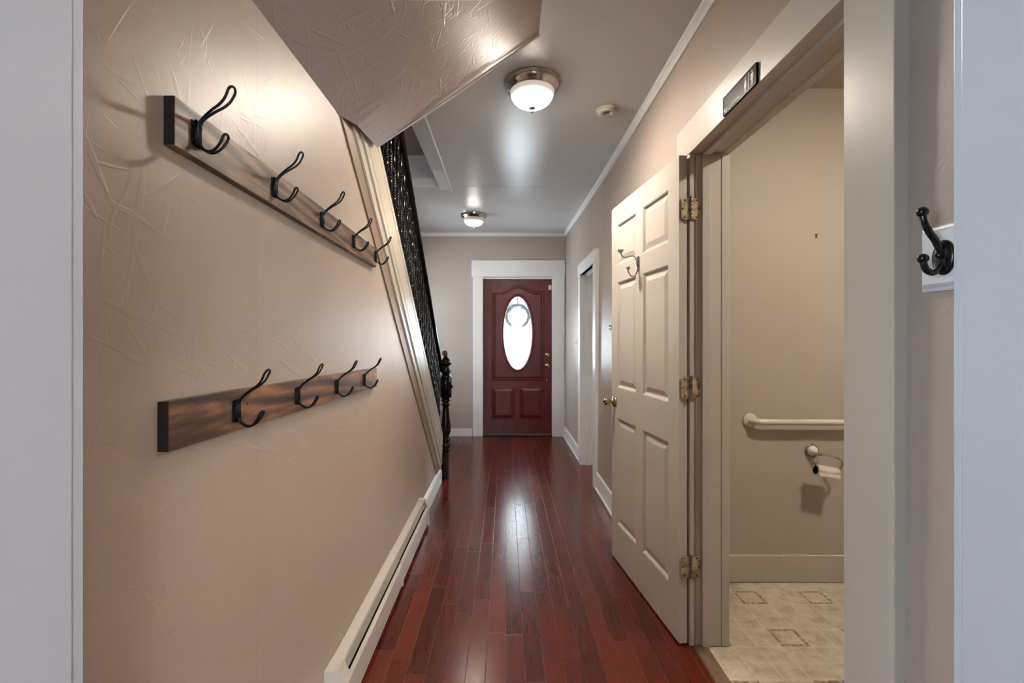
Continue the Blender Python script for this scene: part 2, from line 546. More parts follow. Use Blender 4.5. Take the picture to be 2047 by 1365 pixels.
def rwall(y0, y1, z0, z1):
    rw.add([(rwx(z0), y0, z0), (rwx(z0), y1, z0), (rwx(z1), y1, z1), (rwx(z1), y0, z1),
            (.905, y0, z0), (.905, y1, z0), (.905, y1, z1), (.905, y0, z1)],
           [(0, 1, 2, 3), (4, 5, 6, 7), (0, 1, 5, 4), (3, 2, 6, 7), (0, 3, 7, 4), (1, 2, 6, 5)])


T = .02
rwall(.36, DY0 - T, 0, 2.70); rwall(DY0 - T, DY1 + T, DZ + T, 2.70); rwall(DY1 + T, EY0 - T, 0, 2.70)
rwall(EY0 - T, EY1 + T, EZ + T, 2.70); rwall(EY1 + T, FW, 0, 2.70)
S('wall_right', rw, M['wall_side'])

# front wall with the entrance
s_ = 151.0


def fx(px): return (px - 1010) / s_
def fz(py): return CAMH + (680 - py) / s_


OX0, OX1, OZ = fx(965.5), fx(1103.5), fz(557.5)
fw = MB()
fw.box(-3.6, OX0 - .02, FW, FW + .16, 0, 2.75).box(OX1 + .02, 1.0, FW, FW + .16, 0, 2.75).box(OX0 - .02, OX1 + .02, FW, FW + .16, OZ + .02, 2.75)
S('wall_front', fw, M['wall_front'])

# left wall under the stairs
def low(y): return 2.053 - .85 * (y - 1.657)      # lower edge of the stair casing
def top(y): return 2.158 - .824 * (y - 2.11)      # upper edge of the stair casing
wl = MB()
wl.prism([(.36, 0), (4.10, 0), (4.10, .03), (1.62, low(1.62) + .06), (1.62, 2.2), (.36, 2.2)], 'x', -.70, LW)
S('wall_left', wl, M['wall'])

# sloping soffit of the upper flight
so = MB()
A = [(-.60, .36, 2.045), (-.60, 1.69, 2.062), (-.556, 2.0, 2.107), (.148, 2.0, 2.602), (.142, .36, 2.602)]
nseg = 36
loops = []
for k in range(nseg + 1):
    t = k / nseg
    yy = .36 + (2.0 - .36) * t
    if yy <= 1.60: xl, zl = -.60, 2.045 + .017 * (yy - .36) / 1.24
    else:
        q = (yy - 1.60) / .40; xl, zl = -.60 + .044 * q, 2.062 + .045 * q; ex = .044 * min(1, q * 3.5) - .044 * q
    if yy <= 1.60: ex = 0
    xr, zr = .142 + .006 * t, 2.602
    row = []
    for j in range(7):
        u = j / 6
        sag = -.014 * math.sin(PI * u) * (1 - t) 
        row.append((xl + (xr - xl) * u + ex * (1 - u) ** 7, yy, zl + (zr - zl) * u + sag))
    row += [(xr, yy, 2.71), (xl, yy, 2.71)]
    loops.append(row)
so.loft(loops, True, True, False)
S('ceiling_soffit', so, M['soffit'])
S('trim_4', MB().tube([(-.556, 2.002, 2.109), (-.2, 2.002, 2.345), (.148, 2.002, 2.598)], .0028, 6), M['trim'])

# outer left wall of stairs and foyer, with a window
lo = MB()
lo.box(-1.62, -1.5, .30, 4.82, 0, 4.4).box(-1.62, -1.5, 5.48, 6.2, 0, 2.8).box(-1.62, -1.5, 4.82, 5.48, 0, 1.10).box(-1.62, -1.5, 4.82, 5.48, 2.10, 2.8)
S('wall_foyer_left', lo, M['wall_front'])
wf = MB()
wf.box(-1.56, -1.49, 4.75, 4.83, 1.02, 2.18).box(-1.56, -1.49, 5.47, 5.55, 1.02, 2.18).box(-1.56, -1.49, 4.83, 5.47, 2.09, 2.18).box(-1.58, -1.46, 4.75, 5.55, 1.02, 1.10).box(-1.575, -1.545, 4.83, 5.47, 1.58, 1.62)
S('window_1', wf, M['trim'])
S('wall_stair_back', MB().box(-1.5, -.59, .30, .36, 0, 4.4).box(-1.5, -.46, 1.1, 1.16, 2.75, 4.4), M['upper'])

# near room: dividing wall with the doorway we look through
JL, JR, JY = -.4125, .4385, .452
dv = MB()
dv.box(-2.0, JL - .03, .30, .425, 0, CZ).box(JR + .03, 2.0, .30, .425, 0, CZ).box(JL - .03, JR + .03, .30, .425, 2.1, CZ)
S('wall_near', dv, M['wall_side'])
jb = MB()
jb.box(JL - .03, JL, .285, .4395, 0, 2.1).box(JR, JR + .03, .285, .4435, 0, 2.1)
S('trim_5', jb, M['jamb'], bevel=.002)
js = MB()
js.box(JL - .11, JL - .0015, .4398, JY, 0, 2.2).box(JR + .0015, JR + .11, .4438, .452, 0, 2.2)
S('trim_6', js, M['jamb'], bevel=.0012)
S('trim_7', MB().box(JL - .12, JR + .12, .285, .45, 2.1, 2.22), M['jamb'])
nr = MB()
nr.box(-2.1, -2.0, -3.0, -1.5, 0, CZ).box(-2.1, -2.0, -.3, .30, 0, CZ).box(-2.1, -2.0, -1.5, -.3, 0, .9).box(-2.1, -2.0, -1.5, -.3, 2.1, CZ)
nr.box(2.0, 2.1, -3.0, .30, 0, CZ).box(-2.1, .2, -3.1, -3.0, 0, CZ).box(1.8, 2.1, -3.1, -3.0, 0, CZ).box(.2, 1.8, -3.1, -3.0, 0, .65).box(.2, 1.8, -3.1, -3.0, 2.25, CZ)
S('wall_near_room', nr, M['wall_side'])
wn_ = MB()
wn_.box(-2.04, -1.99, -1.58, -1.49, .82, 2.18).box(-2.04, -1.99, -.31, -.22, .82, 2.18).box(-2.04, -1.99, -1.58, -.22, 2.09, 2.18).box(-2.04, -1.97, -1.58, -.22, .82, .91).box(-2.05, -2.0, -.93, -.87, .9, 2.1)
S('window_2', wn_, M['trim'])
w3 = MB()
w3.box(.12, .21, -3.01, -2.96, .57, 2.33).box(1.79, 1.88, -3.01, -2.96, .57, 2.33).box(.12, 1.88, -3.01, -2.96, 2.24, 2.33).box(.12, 1.88, -3.01, -2.94, .57, .66).box(.97, 1.03, -3.05, -3.0, .65, 2.25)
S('added_window_back', w3, M['trim'])  # unseen window, added behind the camera to bring in more light

# restroom shell
S('wall_restroom', MB().box(.905, 2.6, 2.432, 2.50, 0, CZ).box(2.45, 2.6, .25, 2.45, 0, CZ).box(.905, 2.6, .25, .33, 0, CZ), M['rest_wall'])
S('baseboard_restroom', MB().box(.915, 2.45, 2.414, 2.432, 0, .140), M['rest_base'], bevel=.003)
# side room shell
sr = MB()
sr.box(.905, 3.6, 3.2, 3.3, 0, 2.75).box(3.45, 3.55, 3.3, 4.5, 0, 2.75).box(3.45, 3.55, 5.5, 6.2, 0, 2.75).box(3.45, 3.55, 4.5, 5.5, 0, 1.1).box(3.45, 3.55, 4.5, 5.5, 2.1, 2.75).box(1.0, 3.6, FW, FW + .16, 0, 2.75)
S('wall_side_room', sr, M['wall_front'])

# crown moulding
def crown(path_right=True):
    mb = MB()
    ys = [.45, 1.5, 2.5, 3.2, 3.8, 4.4, 5.0, 5.5, FW]
    prof = [(0, -.044), (-.010, -.044), (-.012, -.032), (-.016, -.028), (-.018, -.016), (-.026, -.010), (-.030, 0), (0, 0)]
    loops = []
    for y in ys:
        z = cz(y); x = rwx(z)
        loops.append([(x + a + .001, y, z + b) for a, b in prof])
    mb.loft(loops, True, True)
    return mb
S('trim_8', crown(), M['trim'])
zc = cz(FW)
S('trim_9', MB().prism([(FW, zc - .044), (FW - .010, zc - .044), (FW - .012, zc - .032), (FW - .018, zc - .018), (FW - .028, zc - .008), (FW - .030, zc + .002), (FW, zc + .002)], 'x', -1.5, .80), M['trim'])

# baseboards
S('baseboard_right', MB().prism([(.79, 0), (.760, 0), (.757, .022), (.767, .03), (.769, .145), (.775, .155), (.79, .158)], 'y', DY1 + .14, EY0 - .118)
  .prism([(.79, 0), (.760, 0), (.757, .022), (.767, .03), (.769, .135), (.775, .145), (.79, .148)], 'y', EY1 + .118, FW), M['trim'])
S('baseboard_front', MB().box(-1.5, fx(944), FW - .016, FW, 0, .10), M['trim'], bevel=.003)
S('baseboard_left', MB().prism([(LW, 0), (LW + .022, 0), (LW + .022, .11), (LW + .012, .125), (LW, .13)], 'y', 3.16, 4.12), M['trim'])
S('baseboard_near', MB().box(.764, .79, .45, DY0 - .14, 0, .15), M['trim'])

# casing of the restroom opening
CX = .765
cs = MB()
cs.box(CX, .80, DY1 + .004, DY1 + .140, 0, DZ)
cs.box(CX, .80, DY0 - .138, DY0 - .004, 0, DZ)
cs.box(CX, .80, DY0 - .138, DY1 + .140, DZ + .001, DZ + .137)
S('trim_10', cs, M['cream'], bevel=.002)
# jambs, stops (far, near, head)
jm = MB()
jm.box(CX + .0255, .915, DY1 - .003, DY1 + T, 0, DZ).box(CX + .0005, CX + .0205, DY1, DY1 + T, 0, DZ)
jm.box(CX + .001, .915, DY0 - T, DY0, 0, DZ)
jm.box(CX + .003, .915, DY0, DY1, DZ + .0005, DZ + T)
S('trim_11', jm, M['cream'], bevel=.003)
st = MB()
st.box(.812, .846, DY1 - .017, DY1 - .002, 0, DZ).box(.812, .846, DY0 - .001, DY0 + .012, 0, DZ).box(.812, .846, DY0, DY1, DZ - .013, DZ + .001)
S('trim_12', st, M['cream'], bevel=.002)
S('trim_13', MB().box(.896, .93, DY1 - .006, DY1 + .08, 0, DZ + .08).box(.896, .93, DY0 - .08, DY0 + .006, 0, DZ + .08).box(.896, .93, DY0, DY1, DZ - .004, DZ + .08), M['cream'], bevel=.003)
th = S('trim_14', MB().prism([(.779, 0), (.784, .007), (.815, .009), (.836, .004), (.838, 0)], 'y', DY0, DY1 - .004), M['threshold'])
for yy in (1.745, 1.45, 1.16):
    S('screw', MB().lathe([(.0035, 0), (.0035, .0012), (0, .0014)], (.801, yy, .0083), 10), M['screw'], th)

# casing of the far side opening
c2 = MB()
c2.box(.760, .80, EY1 + .004, EY1 + .118, 0, EZ).box(.760, .80, EY0 - .118, EY0 - .004, 0, EZ).box(.757, .80, EY0 - .120, EY1 + .125, EZ, EZ + .112)
S('trim_15', c2, M['trim'], bevel=.002)
j2 = MB()
j2.box(.766, .915, EY1, EY1 + T, 0, EZ).box(.766, .915, EY0 - T, EY0, 0, EZ).box(.766, .915, EY0, EY1, EZ, EZ + T)
j2.box(.83, .86, EY1 - .014, EY1, 0, EZ).box(.83, .86, EY0, EY0 + .014, 0, EZ).box(.83, .86, EY0, EY1, EZ - .014, EZ)
S('trim_16', j2, M['trim'], bevel=.002)
S('trim_17', MB().box(.905, .935, EY1 - .006, EY1 + .1, 0, EZ + .1).box(.905, .935, EY0 - .1, EY0 + .006, 0, EZ + .1), M['trim'])

# casing of the entrance
c3 = MB()
c3.box(fx(945.5), OX0 - .001, FW - .022, FW, 0, fz(553)).box(OX1 + .001, fx(1128.3), FW - .022, FW, 0, fz(553))
c3.box(fx(943), fx(1129), FW - .026, FW, fz(553.5), fz(520.5))
S('trim_18', c3, M['trim'], bevel=.003)
j3 = MB()
j3.box(OX0 - .02, OX0, FW - .002, FW + .15, 0, OZ).box(OX1, OX1 + .02, FW - .002, FW + .15, 0, OZ).box(OX0 - .02, OX1 + .02, FW - .002, FW + .15, OZ, OZ + .02)
j3.box(OX0, OX0 + .015, FW + .076, FW + .10, 0, OZ).box(OX1 - .015, OX1, FW + .076, FW + .10, 0, OZ).box(OX0, OX1, FW + .076, FW + .10, OZ - .015, OZ)
S('trim_19', j3, M['trim'])
S('trim_20', MB().box(OX0, OX1, FW - .01, FW + .15, 0, .018), M['rubber'], bevel=.004)

# ---------------------------------------------------------------- entrance door
DX0, DX1 = OX0 + .004, OX1 - .004
DFY = FW + .030           # its inner face
d1 = empty('door_1', ((DX0 + DX1) / 2, DFY + .02, .02), 'dark red mahogany entrance door with an oval window, closed at the end of the hall', 'door', kind='structure')


def under(mb, name, mat, root, bevel=0):
    """build in world coordinates under a root"""
    o = mb.build(name, mat, None, bevel)
    o.parent = root
    def world(x):
        b_ = Matrix.Translation(x.location) @ x.rotation_euler.to_matrix().to_4x4()
        return world(x.parent) @ x.matrix_parent_inverse @ b_ if x.parent else b_
    m = world(root)
    o.matrix_parent_inverse = m.inverted()
    return o


NO = 72
ocx, ocz = fx(1035), fz(665.5)


def oval(a, b, y):
    return [(ocx + a * math.cos(2 * PI * k / NO), y, ocz + b * math.sin(2 * PI * k / NO)) for k in range(NO)]


def rect_loop(x0, x1, z0, z1, y):
    """rectangle sampled by angle from the oval centre so it lofts to the oval"""
    l = []
    for k in range(NO):
        a = 2 * PI * k / NO; dx, dz = math.cos(a), math.sin(a)
        t = min(((x1 - ocx) / dx if dx > 1e-9 else (x0 - ocx) / dx if dx < -1e-9 else 1e9),
                ((z1 - ocz) / dz if dz > 1e-9 else (z0 - ocz) / dz if dz < -1e-9 else 1e9))
        l.append([ocx + dx * t, y, ocz + dz * t])
    for cx_, cz_ in ((x0, z0), (x0, z1), (x1, z0), (x1, z1)):
        k = min(range(NO), key=lambda i: (l[i][0] - cx_) ** 2 + (l[i][2] - cz_) ** 2); l[k] = [cx_, y, cz_]
    return [tuple(p) for p in l]


DZ0, DZ1 = .022, OZ - .006
GA, GB = fx(1063) - ocx, (738.5 - 593) / 2 / s_
sl = MB()
sl.loft([oval(GA + .012, GB + .012, DFY + .045), oval(GA + .012, GB + .012, DFY), rect_loop(DX0, DX1, DZ0, DZ1, DFY), rect_loop(DX0, DX1, DZ0, DZ1, DFY + .045), oval(GA + .012, GB + .012, DFY + .045)])
under(sl, 'door_slab', M['mahog'], d1)
# oval moulding around the glass
mo = MB()
mo.loft([oval(GA + .040, GB + .040, DFY), oval(GA + .038, GB + .038, DFY - .012), oval(GA + .026, GB + .026, DFY - .016), oval(GA + .014, GB + .014, DFY - .010), oval(GA + .004, GB + .004, DFY - .004), oval(GA, GB, DFY + .012), oval(GA, GB, DFY + .03)], smooth=True)
under(mo, 'glass_moulding', M['mahog'], d1)
# arched panel moulding
px0, px1, pzb, pzs, pzt = fx(984.5), fx(1086), fz(759), fz(583.5), fz(570)


def arch(off, y):
    """outline of the big panel, inset by off"""
    x0, x1, zb, zs, zt = px0 + off, px1 - off, pzb + off, pzs - off, pzt - off
    cx_ = (px0 + px1) / 2; hw = (px1 - px0) / 2 * .66
    L = [(x0, zb), (x0, zs)]
    for k in range(17):
        u = -1 + 2 * k / 16
        x = cx_ + u * hw
        L.append((x, zs + (zt - zs) * (.5 + .5 * math.cos(PI * u)) ** .8))
    L += [(x1, zs), (x1, zb)]
    return [(a, y, b) for a, b in L]


am = MB()
am.loft([arch(-.012, DFY + .001), arch(-.009, DFY - .007), arch(.0, DFY - .009), arch(.006, DFY - .002), arch(.016, DFY - .001), arch(.026, DFY - .010), arch(.034, DFY - .011), arch(.038, DFY + .001)])
under(am, 'panel_moulding', M['mahog'], d1)


def rect3(x0, x1, z0, z1, off, y):
    return [(x0 + off, y, z0 + off), (x1 - off, y, z0 + off), (x1 - off, y, z1 - off), (x0 + off, y, z1 - off)]


for a, b in ((984, 1027.4), (1040, 1083.7)):
    pm = MB(); q = (fx(a), fx(b), fz(837), fz(775))
    pm.loft([rect3(*q, -.010, DFY + .001), rect3(*q, -.007, DFY - .008), rect3(*q, .001, DFY - .009), rect3(*q, .006, DFY - .001), rect3(*q, .012, DFY - .001), rect3(*q, .045, DFY - .011), rect3(*q, .050, DFY - .011)], False, True)
    under(pm, 'raised_panel', M['mahog'], d1)
gl = MB(); gl.add(oval(GA + .006, GB + .006, DFY + .020) + oval(GA + .006, GB + .006, DFY + .024), [tuple(range(NO)), tuple(range(2 * NO - 1, NO - 1, -1))] + [(i, (i + 1) % NO, NO + (i + 1) % NO, NO + i) for i in range(NO)])
under(gl, 'oval_glass', M['glass'], d1)
# came lines on the glass
cmz = MB()
cmz.loft([oval(GA * .80, GB * .84, DFY + .018), oval(GA * .80 + .003, GB * .84 + .003, DFY + .018)])
for zz, yy in ((709, 0), (730.5, 1)):
    nm = 'deadbolt' if yy == 0 else 'door_knob'
    c = (fx(1094.3), DFY, fz(zz))
    kb = MB()
    if yy == 0:
        kb.lathe([(.0, -.001), (.031, -.001), (.031, .005), (.024, .012), (.012, .013), (.012, .018), (0, .018)], c, 28, 'y', -1)
        kb.box(c[0] - .005, c[0] + .005, DFY - .034, DFY - .012, c[2] - .014, c[2] + .014)
    else:
        kb.lathe([(.0, -.001), (.033, -.001), (.033, .004), (.026, .010), (.012, .013), (.011, .028), (.018, .034), (.026, .044), (.026, .054), (.018, .062), (0, .064)], c, 28, 'y', -1)
    under(kb, nm, M['brass'], d1)
under(MB().lathe([(0, -.001), (.009, -.001), (.008, .004), (0, .005)], (fx(1093.7), DFY, fz(760)), 16, 'y', -1), 'peg_plate', M['brass'], d1)
under(MB().box(fx(1096.6), fx(1102.6), DFY - .016, DFY + .001, fz(579), fz(569.5)), 'alarm_sensor', M['switch'], d1, .002)
under(MB().box(fx(1034), fx(1037.2), DFY - .012, DFY - .001, fz(562.5), fz(560)), 'wreath_clip', M['dark'], d1)

# wreath outside, behind the glass
random.seed(4)
wc = Vector((fx(1035), DFY + .085, fz(631)))
wr = MB()
for k in range(520):
    a = random.uniform(0, 2 * PI); rr = .150 + random.gauss(0, .016)
    low_ = .5 - .5 * math.sin(a)
    p = wc + Vector((rr * math.cos(a), random.uniform(-.026, .026), rr * math.sin(a)))
    d = Vector((-math.sin(a), random.uniform(-.6, .6), math.cos(a))) + Vector((random.uniform(-.7, .7), 0, random.uniform(-.7, .7)))
    d.normalize(); sdv = d.orthogonal().normalized() * .006
    L = random.uniform(.020, .036)
    wr.add([p - d * L * .5, p + sdv, p + d * L * .5, p - sdv, p + Vector((0, -.004, 0))], [(0, 1, 4), (1, 2, 4), (2, 3, 4), (3, 0, 4), (0, 3, 2, 1)])
wo = empty('door_wreath', tuple(wc), 'dark round twig wreath hanging outside behind the oval window of the red door', 'wreath')
under(wr, 'leaves', M['leaf'], wo)
under(MB().tube([wc + Vector((.150 * math.cos(2 * PI * k / 40), 0, .150 * math.sin(2 * PI * k / 40))) for k in range(40)], .020, 8, closed=True), 'ring', M['leaf'], wo)
under(MB().box(wc.x - .006, wc.x + .006, wc.y - .016, wc.y - .013, wc.z + .155, OZ - .02), 'hanging_strap', M['dark'], wo)

# ---------------------------------------------------------------- restroom door, open against the wall
H = Vector((.7565, 1.912, 0)); Fq = Vector((.722, 1.912, 0))
dirv = Vector((.629 - .722, 2.715 - 1.91, 0)); Wd = dirv.length; dirv.normalize()
d2 = empty('door_2', (Fq.x, Fq.y, .010), 'cream six panel door standing open against the right wall', 'door', kind='structure', rz=math.atan2(dirv.y, dirv.x))
# local axes: +x along the door width from the hinge edge, +y towards the hall, z up
HD = 2.028
TH = .0345
cols = [(.119 * Wd, .453 * Wd), (.560 * Wd, .889 * Wd)]
rows = [(.212, .818), (.990, 1.590), (1.687, 1.917)]


def dl(x, y, z): return (x, y, z)


ds = MB()
xs = [0] + [v for c_ in cols for v in c_] + [Wd]
zs = [0] + [v for c_ in rows for v in c_] + [HD]
for i in range(5):
    for j in range(7):
        if i in (1, 3) and j in (1, 3, 5):
            x0, x1, z0, z1 = xs[i], xs[i + 1], zs[j], zs[j + 1]

            def rl(o, y): return [(x0 + o, y, z0 + o), (x1 - o, y, z0 + o), (x1 - o, y, z1 - o), (x0 + o, y, z1 - o)]
            ds.loft([rl(0, 0), rl(.006, -.003), rl(.013, -.010), rl(.017, -.0105), rl(.020, -.0105), rl(.042, -.004), rl(.044, -.0035)], False, True)
            continue
        ds.add([(xs[i], 0, zs[j]), (xs[i + 1], 0, zs[j]), (xs[i + 1], 0, zs[j + 1]), (xs[i], 0, zs[j + 1])], [(0, 1, 2, 3)])
# sides and back
ds.add([(0, 0, 0), (Wd, 0, 0), (Wd, 0, HD), (0, 0, HD), (0, -TH, 0), (Wd, -TH, 0), (Wd, -TH, HD), (0, -TH, HD)],
       [(0, 1, 5, 4), (3, 2, 6, 7), (0, 3, 7, 4), (1, 2, 6, 5), (4, 5, 6, 7)])
ds.build('door_slab', M['cream'], d2)
kx, kz = .938 * Wd, .905
kn = MB()
kn.lathe([(0, -.001), (.032, -.001), (.032, .004), (.027, .009), (.014, .013), (.0125, .024), (.014, .030), (.019, .038), (.021, .050), (.018, .060), (.010, .063), (0, .063)], (kx, 0, kz), 28, 'y', 1)
ko = kn.build('door_knob', M['brass'], d2)
MB().lathe([(.0, .062), (.005, .062), (.0045, .070), (0, .071)], (kx, 0, kz), 14, 'y', 1).build('lock_button', M['dark'], ko)
kb2 = MB(); kb2.lathe([(0, -.001), (.030, -.001), (.030, .003), (.013, .010), (.012, .016), (0, .016)], (kx, -TH, kz), 24, 'y', -1)
kb2.build('rear_rosette', M['brass'], d2)
MB().box(Wd - .001, Wd + .001, -TH * .75, -TH * .25, kz - .03, kz + .03).build('latch_plate', M['brass'], d2)

# hinges (parts of the door)
HBX = .7685


def hinge(zc_):
    y = DY1 - .004
    hp = MB()
    for sgn, x_in, x_out in ((-1, .7645, .7295), (1, .7725, .8095)):
        n = 5; r_ = .012
        pts = [(x_in, zc_ - .0445), (x_in, zc_ + .0445)]
        sg = 1 if x_out > x_in else -1
        for k in range(n + 1):
            a = PI / 2 - k / n * PI / 2
            pts.append((x_out - sg * r_ + sg * r_ * math.cos(a), zc_ + .0445 - r_ + r_ * math.sin(a)))
        for k in range(n + 1):
            a = -k / n * PI / 2
            pts.append((x_out - sg * r_ + sg * r_ * math.cos(a), zc_ - .0445 + r_ + r_ * math.sin(a)))
        hp.prism(pts, 'y', y - .0022, y + .0012)
    ho = under(hp, 'hinge', M['hinge'], d2)
    br = MB()
    for k in range(5):
        z0 = zc_ - .0445 + k * .0178
        br.lathe([(.0, z0 + .0005), (.0056, z0 + .0005), (.0062, z0 + .0015), (.0062, z0 + .0163), (.0056, z0 + .0173), (0, z0 + .0173)], (HBX, y - .004, 0), 14)
    br.lathe([(0, zc_ + .0445), (.0068, zc_ + .0445), (.0068, zc_ + .048), (.003, zc_ + .051), (0, zc_ + .051)], (HBX, y - .004, 0), 14)
    bo = under(br, 'hinge_pin', M['pin'], d2)
    sc_ = MB()
    for sgn in (-1, 1):
        for dx, dz in ((.024, .035), (.0325, 0), (.024, -.035)):
            sc_.lathe([(0, .0018), (.0036, .0018), (.0034, .0034), (0, .0036)], ((HBX + sgn * (dx + .001), y, zc_ + dz)), 12, 'y', -1)
    so_ = under(sc_, 'hinge_screws', M['screw'], d2)
    return ho


for z_ in (1.814, 1.073, .332): hinge(z_)

# porcelain tipped hook screwed to the door
hk = empty('robe_hook', (0, 0, 0), 'nickel double robe hook with porcelain tips high on the cream six panel door', 'hook')
hm = Matrix.Translation(d2.location) @ d2.rotation_euler.to_matrix().to_4x4()
hk.location = hm @ Vector((.512 * Wd, .0015, 1.645)); hk.rotation_euler = d2.rotation_euler
hb = MB()
hb.prism([(-.008, -.038), (.008, -.038), (.010, -.03), (.010, .03), (.008, .038), (-.008, .038), (-.010, .03), (-.010, -.03)], 'y', -.001, .004)
hb.lathe([(0, .003), (.004, .003), (.003, .006), (0, .006)], (0, 0, .026), 10, 'y').lathe([(0, .003), (.004, .003), (.003, .006), (0, .006)], (0, 0, -.024), 10, 'y')
hb.build('mounting_plate', M['chrome'], hk, .001)
up = smooth_path([(0, .004, -.022), (0, .009, .0), (0, .012, .020), (0, .022, .037), (0, .036, .040), (0, .062, .034), (0, .078, .033), (0, .088, .042), (0, .094, .056)])
MB().tube(up, .0034, 8).build('upper_arm', M['chrome'], hk)
lo_ = smooth_path([(0, .006, -.030), (0, .012, -.048), (0, .026, -.062), (0, .042, -.058), (0, .052, -.042), (0, .055, -.028)])
MB().tube(lo_, .0034, 8).build('lower_arm', M['chrome'], hk)
MB().lathe([(.002, .052), (.007, .054), (.010, .060), (.016, .066), (.017, .069), (.011, .073), (0, .074)], (0, .094, 0), 18).build('upper_knob', M['porcelain'], hk)
MB().lathe([(.002, -.031), (.006, -.029), (.008, -.025), (.011, -.020), (.010, -.016), (0, -.014)], (0, .055, 0), 18).build('lower_knob', M['porcelain'], hk)

# ---------------------------------------------------------------- restrooms sign
sg = empty('restroom_sign', (.759, 1.497, 2.079), 'small black plastic sign reading Restrooms on the cream header over the open doorway', 'sign')
sgm = MB()
ww, hh, rr_ = .108, .0335, .007
pts = []
for cx_, cz_, a0 in ((ww - rr_, hh - rr_, 0), (-ww + rr_, hh - rr_, 90), (-ww + rr_, -hh + rr_, 180), (ww - rr_, -hh + rr_, 270)):
    for k in range(6):
        a = R(a0 + k * 18); pts.append((cx_ + rr_ * math.cos(a), cz_ + rr_ * math.sin(a)))
sgm.prism(pts, 'x', .0, .0062)
sgm.build('plate', M['sign'], sg, .0012)
# faint raised rim
sgr = MB()
sgr.tube([(-.0003, a * .985, b * .965) for a, b in pts], .0009, 5, closed=True)
sgr.build('rim', M['sign'], sg)


def text_mesh(txt, size, depth):
    c = bpy.data.curves.new('lettering', 'FONT'); c.body = txt; c.size = size; c.extrude = depth
    c.align_x = 'LEFT'
    o = bpy.data.objects.new('tmp', c); col.objects.link(o)
    me = bpy.data.meshes.new_from_object(o)
    bpy.data.objects.remove(o); bpy.data.curves.remove(c)
    return me


me = text_mesh('Restrooms', .024, .0006)
me.materials.append(M['sign_txt'])
to = bpy.data.objects.new('lettering', me); col.objects.link(to); to.parent = sg
# reading direction: text x runs towards the camera (-y), text y is up
to.matrix_local = Matrix(((0, 0, -1, -.0004), (-1, 0, 0, .101), (0, 1, 0, -.0265), (0, 0, 0, 1)))


def sil(name, y0, pts_, head):
    mb = MB()
    mb.prism([(y0 - a, b) for a, b in pts_], 'x', -.0008, .0002)
    mb.lathe([(0, -.0002), (head[2], -.0002), (head[2], .0008), (0, .0008)], (0, y0 - head[0], head[1]), 16, 'x', -1)
    return mb.build(name, M['sign_txt'], sg)


body_w = [(-.003, .013), (.003, .013), (.0085, -.003), (.0068, -.004), (.0035, .005), (.0075, -.010), (.0034, -.010), (.0034, -.024), (.0008, -.024), (.0008, -.010), (-.0008, -.010), (-.0008, -.024), (-.0034, -.024), (-.0034, -.010), (-.0075, -.010), (-.0035, .005), (-.0068, -.004), (-.0085, -.003)]
body_m = [(-.007, .013), (.007, .013), (.0078, .011), (.0078, -.006), (.0058, -.006), (.0058, .007), (.0048, .007), (.0048, -.024), (.0010, -.024), (.0010, -.006), (-.0010, -.006), (-.0010, -.024), (-.0048, -.024), (-.0048, .007), (-.0058, .007), (-.0058, -.006), (-.0078, -.006), (-.0078, .011)]
sil('woman_pictogram', -.043, body_w, (0, .0185, .0042))
sil('man_pictogram', -.083, body_m, (0, .0185, .0042))
MB().box(-.0008, .0002, -.0645, -.0615, -.025, .024).build('divider', M['sign_txt'], sg)

# ---------------------------------------------------------------- staircase
SX = -.575
stc = empty('staircase', (-1.03, 4.15, 0), 'black balustrade staircase with white boxed stringer rising along the left side', 'staircase')
# boxed stringer
def band(mb, f0, f1, x0, x1, y_end=4.2):
    """slanted board covering fractions f0..f1 of the casing height"""
    ya = 1.50
    P = []
    def edge(f, y): return low(y) + (top(y) - low(y)) * f
    n = 14
    ys = [ya + (y_end - ya) * i / n for i in range(n + 1)]
    loops = []
    for y in ys:
        a, b = max(edge(f0, y), .0), max(edge(f1, y), .004)
        loops.append([(x0, y, a), (x0, y, b), (x1, y, b), (x1, y, a)])
    mb.loft(loops, True, True)


bs = MB(); band(bs, .0, 1.0, -.66, -.586); band(bs, .0, .235, -.66, -.583)
under(bs, 'stringer_backing', M['brown_edge'], stc)
ml = MB(); band(ml, .235, .30, -.588, -.5745); band(ml, .30, .325, -.588, -.5785); band(ml, .325, .44, -.588, -.5825)
under(ml, 'stringer_moulding', M['stringer'], stc, .0015)
sb = MB(); band(sb, .44, .552, -.588, -.5745); band(sb, .560, .897, -.588, -.5745); band(sb, .905, 1.0, -.588, -.5735)
under(sb, 'stringer_boards', M['stringer'], stc, .0015)
under(MB().box(-.66, -.572, 4.2, 4.206, 0, .44), 'stringer_end', M['trim'], stc)
# treads and risers
ntr = 12
rise, run = .187, .2215
for k in range(ntr):
    y1 = 4.10 - k * run
    under(MB().box(-1.499, -.662, y1 - run - .0, y1 + .025, (k + 1) * rise - .028, (k + 1) * rise), 'tread', M['tread'], stc, .004)
    under(MB().box(-1.499, -.662, y1 - .018, y1, k * rise, (k + 1) * rise - .029), 'riser', M['tread'], stc)
# rail
RZ0, RS, RY0 = 1.005, .875, 4.14


def rail(y): return RZ0 + RS * (RY0 - y)
rl_ = MB()
prof = [(-.026, -.018), (-.030, -.004), (-.027, .010), (-.016, .020), (0, .024), (.016, .020), (.027, .010), (.030, -.004), (.026, -.018), (.015, -.026), (-.015, -.026)]
rloops = []
for y in (1.62, 2.2, 3.0, 3.7, 4.13):
    rloops.append([(SX - .012 + a, y, rail(y) + b) for a, b in prof])
rl_.loft(rloops, True, True, True)
under(rl_, 'handrail', M['ebony'], stc)
